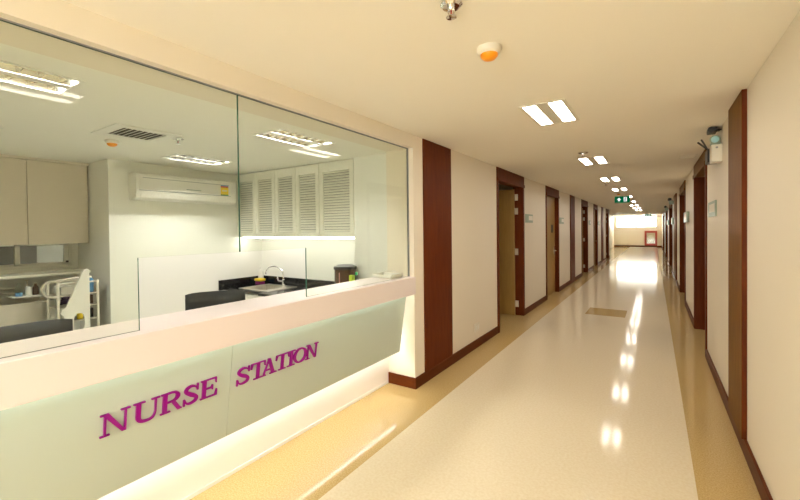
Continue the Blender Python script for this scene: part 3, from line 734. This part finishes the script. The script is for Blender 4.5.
MB().lathe([(0.135,0.38),(0.138,0.393),(0.135,0.415),(0.09,0.432),(0.02,0.436)], c, n=28).build('lid', M['black_plastic'], t)
MB().box(-3.070, -3.058, 3.50-0.1305, 3.50-0.122, WT+0.06, WT+0.35).build('level_gauge', M['gauge'], t)
t = MB().box(-2.895, -2.845, 3.345, 3.39, WT, WT+0.335).build('drink_carton', M['lime'], bevel=0.004)
tag(t, 'lime green carton standing between the boiler and clear bottle', 'carton')
t = thing('water_bottle', 'clear plastic bottle with green cap beside the boiler', 'bottle', (-2.88, 3.46, WT))
c = (-2.88, 3.46, WT)
MB().lathe([(0.03,0),(0.036,0.01),(0.036,0.22),(0.030,0.27),(0.013,0.31),(0.013,0.335)], c, n=18).build('body', M['clear_plastic'], t)
MB().lathe([(0.016,0.325),(0.016,0.355),(0.012,0.358)], c, n=14).build('cap', M['green_cap'], t)

# document tray on the counter end
t = thing('letter_tray', 'small white tray resting at the pillar end of the counter', 'tray', (-2.10, 2.95, 1.06))
b = MB(); x0, x1, y0, y1 = -2.195, -1.975, 2.86, 3.04; z = 1.061
b.box(x0, x1, y0, y1, z, z+0.006); b.box(x0, x0+.006, y0, y1, z, z+0.034); b.box(x1-.006, x1, y0, y1, z, z+0.034); b.box(x0, x1, y0, y0+.006, z, z+0.03); b.box(x0, x1, y1-.006, y1, z, z+0.034)
b.build('tray_body', M['white_plastic'], t, bevel=0.002)
MB().tube(catmull([(x0+.02,y1-.02,z+.034),(x0+.07,y1-.03,z+.05),(x1-.07,y1-.03,z+.052),(x1-.02,y1-.02,z+.034)],4), 0.005, 8).build('wire_handle', M['steel'], t)

# ------------------------------------------------------------------ nurse room: recess with cabinets, sink, trolley
CX = -6.03
def beige(y0, y1, label):
    r = thing('wall_cabinet', label, 'cabinet', (CX-0.2, (y0+y1)/2, 1.38), 'beige wall cabinets')
    MB().box(-6.449, CX-0.02, y0, y1, 1.386, 2.36).build('body', M['beige_cabinet'], r)
    m = (y0+y1)/2
    for a, b in ((y0+.003, m-.003), (m+.003, y1-.003)): MB().box(CX-0.019, CX, a, b, 1.380, 2.355).build('door', M['beige_cabinet'], r, bevel=0.002)
beige(0.80, 1.955, 'beige flat-door wall cabinet nearest the air conditioner wall')
beige(-0.38, 0.795, 'beige flat-door wall cabinet farther from the air conditioner wall')
struct(MB().box(-6.449, CX+0.01, -0.4, RYC-0.001, 2.362, CEIL-0.001), 'trim_1', M['wall'])

t = thing('scrub_sink', 'long stainless steel scrub sink against the recess wall', 'sink', (-6.15, 0.8, 0.0))
b = MB(); X0, X1, Y0, Y1, Z0, Z1 = -6.44, -5.92, 0.0, 1.57, 0.50, 0.725
b.box(X1-0.02, X1, Y0, Y1, Z0, Z1); b.box(X0, X0+0.02, Y0, Y1, Z0, Z1+0.03); b.box(X0+.02, X1-.02, Y0, Y0+0.02, Z0, Z1); b.box(X0+.02, X1-.02, Y1-0.02, Y1, Z0, Z1); b.box(X0, X1, Y0, Y1, Z0-0.02, Z0)
b.build('basin', M['steel'], t, bevel=0.004)
for xx in (X0+.04, X1-.04):
    for yy in (Y0+.05, Y1-.05): MB().tube([(xx, yy, 0.001), (xx, yy, Z0-.02)], 0.02, 10).build('leg', M['steel'], t)
pr = thing('wall_pipe', 'pair of thin steel pipes running along the recess wall', 'pipe', (-6.43, 0.6, 0.84))
for z in (0.845, 0.735+0.06): MB().tube([(-6.43, -0.3, z), (-6.43, 1.34, z)], 0.012, 8).build('pipe', M['steel'], pr)
t = thing('wall_tap', 'brass coloured wall tap above the scrub sink', 'tap', (-6.40, 1.42, 0.80))
MB().tube([(-6.449, 1.44, 0.83), (-6.33, 1.44, 0.83), (-6.28, 1.44, 0.81), (-6.27, 1.44, 0.76)], 0.014, 8).build('spout', M['hinge'], t)
MB().lathe([(0.02,0.014),(0.022,0.05),(0.008,0.06),(0.008,0.10),(0.02,0.105),(0.02,0.115)], (-6.38, 1.44, 0.83), n=12).build('valve', M['hinge'], t)
sh = MB().box(-6.20, -6.00, 1.24, 1.47, 0.775, 0.790).build('soap_ledge', M['white_plastic'], bevel=0.003)
tag(sh, 'small white ledge with bottles above the scrub sink', 'shelf')
MB().box(-6.449, -6.19, 1.32, 1.38, 0.765, 0.776).build('bracket', M['steel'], sh)
sh.location = (0, 0, 0)
t = thing('soap_bottle', 'small bottle with blue label on the white ledge', 'bottle', (-6.08, 1.30, 0.79))
MB().lathe([(0.03,0),(0.032,0.01),(0.032,0.04)], (-6.08,1.30,0.7905), n=14).build('label_band', M['blue_plastic'], t)
MB().lathe([(0.032,0.04),(0.032,0.10),(0.02,0.12),(0.012,0.125),(0.012,0.15)], (-6.08,1.30,0.7905), n=14).build('body', M['clear_plastic'], t)
t = MB().lathe([(0.028,0),(0.03,0.01),(0.03,0.10),(0.02,0.105)], (-6.08,1.385,0.7905), n=14).build('cup', M['white_plastic'])
tag(t, 'white cup on the small ledge above the scrub sink', 'cup')
t = MB().lathe([(0.028,0),(0.03,0.01),(0.028,0.09),(0.012,0.11),(0.012,0.13)], (-6.08,1.445,0.7905), n=14).build('brown_bottle', M['brown_pot'])
tag(t, 'small dark brown bottle at the end of the white ledge', 'bottle')

tr = thing('medical_trolley', 'steel medical trolley with curved rail beside the scrub sink', 'trolley', (-5.66, 1.68, 0))
TX0, TX1, TY0, TY1 = -5.82, -5.50, 1.49, 1.855
for xx, yy in ((TX0,TY0),(TX1,TY0),(TX0,TY1),(TX1,TY1)): MB().tube([(xx,yy,0.06),(xx,yy,0.955)], 0.014, 10).build('post', M['cream_plastic'], tr)
for z in (0.20, 0.50, 0.66, 0.80): MB().box(TX0, TX1, TY0, TY1, z, z+0.012).build('shelf', M['steel'], tr)
rl = MB(); rl.tube([(TX1,TY0,0.94),(TX1,TY1,0.94)], 0.010, 8); rl.tube([(TX0,TY0,0.94),(TX0,TY1,0.94)], 0.010, 8); rl.tube([(TX0,TY1,0.94),(TX1,TY1,0.94)], 0.010, 8)
rl.build('guard_rail', M['cream_plastic'], tr)
MB().tube(catmull([(TX1,1.49,0.80),(TX1,1.40,0.82),(TX1,1.36,0.90),(TX1,1.40,0.97),(TX1,1.50,0.985),(TX1,1.72,1.0)],6), 0.013, 8).build('curved_rail', M['steel'], tr)
for xx, yy in ((TX0,TY0),(TX1,TY0),(TX0,TY1),(TX1,TY1)): MB().lathe([(0.008,-0.012),(0.03,-0.012),(0.03,0.012),(0.008,0.012)], (xx,yy,0.031), axis='x', n=14).build('caster', M['black_plastic'], tr)
def jar(name, x, y, z, r, h, m, label, cat, capm=None):
    o = thing(name, label, cat, (x, y, z))
    MB().lathe([(r*.9,0.0005),(r,0.006),(r,h*.75),(r*.55,h*.88),(r*.5,h*.9)], (x,y,z), n=14).build('body', m, o)
    MB().lathe([(r*.55,h*.9),(r*.55,h),(r*.4,h*1.01)], (x,y,z), n=12).build('cap', capm or M['white_plastic'], o)
jar('medicine_bottle', -5.56, 1.80, 0.812, 0.038, 0.19, M['blue_plastic'], 'blue bottle with white cap on the trolley top', 'bottle')
jar('medicine_bottle', -5.64, 1.83, 0.812, 0.02, 0.14, M['pink_plastic'], 'small pink bottle on the trolley top', 'bottle')
jar('medicine_bottle', -5.58, 1.60, 0.512, 0.036, 0.13, M['green_plastic'], 'green bottle with yellow cap on the trolley middle shelf', 'bottle', M['yellow'])
jar('medicine_bottle', -5.56, 1.70, 0.512, 0.03, 0.11, M['yellow'], 'yellow bottle on the trolley middle shelf', 'bottle', M['green_cap'])
t = MB().box(-5.78, -5.55, 1.53, 1.66, 0.8125, 0.90).build('supply_box', M['white_plastic'], bevel=0.004)
tag(t, 'white supply box on the trolley top', 'box')
t = MB().box(-5.60, -5.53, 1.665, 1.715, 0.8125, 0.865).build('supply_box', M['red_plastic'], bevel=0.004)
tag(t, 'small red box beside the white supply box on the trolley', 'box')
hp = []
for k in range(40): hp.append((-5.60+0.02*math.sin(k*.9), 1.60+0.055*math.cos(k*.55), 0.688+0.0018*k+0.02*abs(math.sin(k*.55))))
t = MB().tube(hp, 0.012, 8).build('coiled_hose', M['purple_hose']); tag(t, 'dark purple coiled hose on the trolley shelf', 'hose')
t = MB().box(-5.76, -5.56, 1.72, 1.83, 0.6725, 0.775).build('supply_box', M['brown_pot'], bevel=0.004)
tag(t, 'dark brown box on the trolley shelf beside the coiled hose', 'box')
t = MB().box(-5.76, -5.56, 1.74, 1.83, 0.5125, 0.62).build('supply_box', M['black_plastic'], bevel=0.004)
tag(t, 'black box low on the trolley middle shelf', 'box')

# white panel stand with an oval handle hole
t = thing('white_panel_stand', 'white tapered plastic stand with an oval handle hole', 'stand', (-5.22, 1.57, 0))
out = [(1.455,0.02),(1.455,0.63),(1.43,0.66),(1.44,0.70),(1.475,0.715),(1.625,1.09),(1.64,1.11),(1.672,1.112),(1.68,1.09),(1.68,0.02)]
hole = [(1.585+0.048*(1 if math.cos(2*PI*k/24) > 0 else -1)*abs(math.cos(2*PI*k/24))**.7, 0.545+0.095*(1 if math.sin(2*PI*k/24) > 0 else -1)*abs(math.sin(2*PI*k/24))**.7) for k in range(24)]
bm = bmesh.new()
def loop(pts):
    vs = [bm.verts.new((-5.20, p[0], p[1])) for p in pts]
    return [bm.edges.new((vs[i], vs[(i+1) % len(vs)])) for i in range(len(vs))]
ed = loop(out) + loop(hole)
bmesh.ops.triangle_fill(bm, use_beauty=True, use_dissolve=False, edges=ed)
g = bmesh.ops.extrude_face_region(bm, geom=bm.faces[:])
for vv in g['geom']:
    if isinstance(vv, bmesh.types.BMVert): vv.co.x -= 0.03
bmesh.ops.recalc_face_normals(bm, faces=bm.faces)
mbx = MB(); bm.verts.index_update()
mbx.add([v_.co.copy() for v_ in bm.verts], [[v_.index for v_ in f_.verts] for f_ in bm.faces]); bm.free()
mbx.build('panel', M['white_plastic'], t, smooth=False)
MB().box(-5.33, -5.10, 1.44, 1.69, 0.001, 0.02).build('foot', M['white_plastic'], t, bevel=0.004)

# ------------------------------------------------------------------ office chairs behind the counter
def office_chair(a, b, ztop, hgt, m, label):
    """back from point a to point b (seen from the counter), seat on the counter side."""
    A, B = Vector((a[0], a[1], 0)), Vector((b[0], b[1], 0)); c = (A+B)/2; u = (B-A).normalized(); n = Vector((-u.y, u.x, 0))
    if n.x < 0: n = -n
    w = (B-A).length
    r = thing('office_chair', label, 'office chair', (c.x + n.x*0.24, c.y + n.y*0.24, 0), 'office chairs behind the counter')
    # backrest: rounded cushion
    bk = MB(); N, Mm = 14, 12; vs = []; fs = []
    for i in range(N+1):
        s = -1 + 2*i/N
        for j in range(Mm+1):
            tt = -1 + 2*j/Mm
            sx = s*w/2; z = ztop - hgt/2 + tt*hgt/2
            e = max(0, 1-abs(s)**8)**.5*max(0, 1-abs(tt)**8)**.5
            cur = 0.035*s*s
            vs.append((A+B)/2 + u*sx + n*(cur + 0.035*e) + Vector((0,0,z - 0.012*abs(s)**6*(1 if tt > 0 else -1)*abs(tt))))
    nb = len(vs)
    for i in range(N+1):
        s = -1 + 2*i/N
        for j in range(Mm+1):
            tt = -1 + 2*j/Mm
            e = max(0, 1-abs(s)**8)**.5*max(0, 1-abs(tt)**8)**.5
            vs.append((A+B)/2 + u*(s*w/2) + n*(0.035*s*s - 0.035*e) + Vector((0,0,ztop - hgt/2 + tt*hgt/2 - 0.012*abs(s)**6*(1 if tt > 0 else -1)*abs(tt))))
    st = Mm+1
    for i in range(N):
        for j in range(Mm):
            fs.append((i*st+j, (i+1)*st+j, (i+1)*st+j+1, i*st+j+1)); fs.append((nb+i*st+j, nb+i*st+j+1, nb+(i+1)*st+j+1, nb+(i+1)*st+j))
    for i in range(N):
        fs.append((i*st, nb+i*st, nb+(i+1)*st, (i+1)*st)); fs.append((i*st+Mm, (i+1)*st+Mm, nb+(i+1)*st+Mm, nb+i*st+Mm))
    for j in range(Mm):
        fs.append((j, j+1, nb+j+1, nb+j)); fs.append((N*st+j, nb+N*st+j, nb+N*st+j+1, N*st+j+1))
    bk.add(vs, fs).build('backrest', m, r)
    sc = c + n*0.26
    sx = MB(); q = [sc - u*w*.48 - n*.2, sc + u*w*.48 - n*.2, sc + u*w*.48 + n*.2, sc - u*w*.48 + n*.2]
    sx.prism([(p.x, p.y) for p in q], 'z', 0.43, 0.50); sx.build('seat', m, r, bevel=0.025)
    MB().tube([c - n*0.03 + Vector((0,0,ztop-hgt*.6)), c - n*0.05 + Vector((0,0,0.50)), c + n*0.08 + Vector((0,0,0.415)), sc + Vector((0,0,0.415))], 0.018, 8).build('back_support', M['black_plastic'], r)
    MB().tube([(sc.x, sc.y, 0.07), (sc.x, sc.y, 0.43)], 0.028, 12).build('gas_column', M['black_plastic'], r)
    for k in range(5):
        d = Vector((math.cos(2*PI*k/5), math.sin(2*PI*k/5), 0))
        lg = MB().tube([(sc.x, sc.y, 0.10), sc + d*0.26 + Vector((0,0,0.065))], [0.024, 0.016], 8).build('leg', M['black_plastic'], r)
        e = sc + d*0.26; MB().lathe([(0.006,-0.012),(0.029,-0.012),(0.029,0.012),(0.006,0.012)], (e.x, e.y, 0.030), axis='x', n=12).build('caster', M['black_plastic'], lg)
office_chair((-3.0, 0.30), (-3.0, 0.87), 0.993, 0.46, M['leather'], 'dark grey office chair in front of the scrub sink')
office_chair((-2.98, 1.56), (-2.74, 1.905), 1.040, 0.46, M['black_leather'], 'black office chair seen through the service opening')

# ------------------------------------------------------------------ world and camera
w = bpy.data.worlds.new('World'); SC.world = w; w.use_nodes = True
bg = w.node_tree.nodes['Background']; bg.inputs['Color'].default_value = (1.0, 0.98, 0.94, 1); bg.inputs['Strength'].default_value = 6.0

f_px, yaw, pitch, roll, cy = 387.157, 0.580705, -0.013067, -0.0113415, 235.038
R = Vector((math.cos(yaw), math.sin(yaw), 0)); F = Vector((-math.sin(yaw), math.cos(yaw), 0)); U = Vector((0, 0, 1))
F2 = F*math.cos(pitch) + U*math.sin(pitch); U2 = U*math.cos(pitch) - F*math.sin(pitch)
R3 = R*math.cos(roll) + U2*math.sin(roll); U3 = U2*math.cos(roll) - R*math.sin(roll)
cam = bpy.data.cameras.new('Camera'); co = bpy.data.objects.new('Camera', cam); COL.objects.link(co)
cam.sensor_fit = 'HORIZONTAL'; cam.sensor_width = 36.0; cam.lens = f_px/800*36.0
cam.shift_y = (cy-250)/800; cam.clip_start = 0.02; cam.clip_end = 200
co.matrix_world = Matrix(((R3.x, U3.x, -F2.x, 0), (R3.y, U3.y, -F2.y, 0), (R3.z, U3.z, -F2.z, 1.5), (0, 0, 0, 1)))
SC.camera = co

SC.view_settings.view_transform = 'Standard'; SC.view_settings.look = 'None'
SC.view_settings.gamma = 1.0; SC.view_settings.use_curve_mapping = False
SC.view_settings.exposure = 1.58
SC.cycles.max_bounces = 10; SC.cycles.diffuse_bounces = 6; SC.cycles.glossy_bounces = 4
SC.cycles.transparent_max_bounces = 24; SC.cycles.sample_clamp_indirect = 6.0
SC.cycles.caustics_reflective = False; SC.cycles.caustics_refractive = False
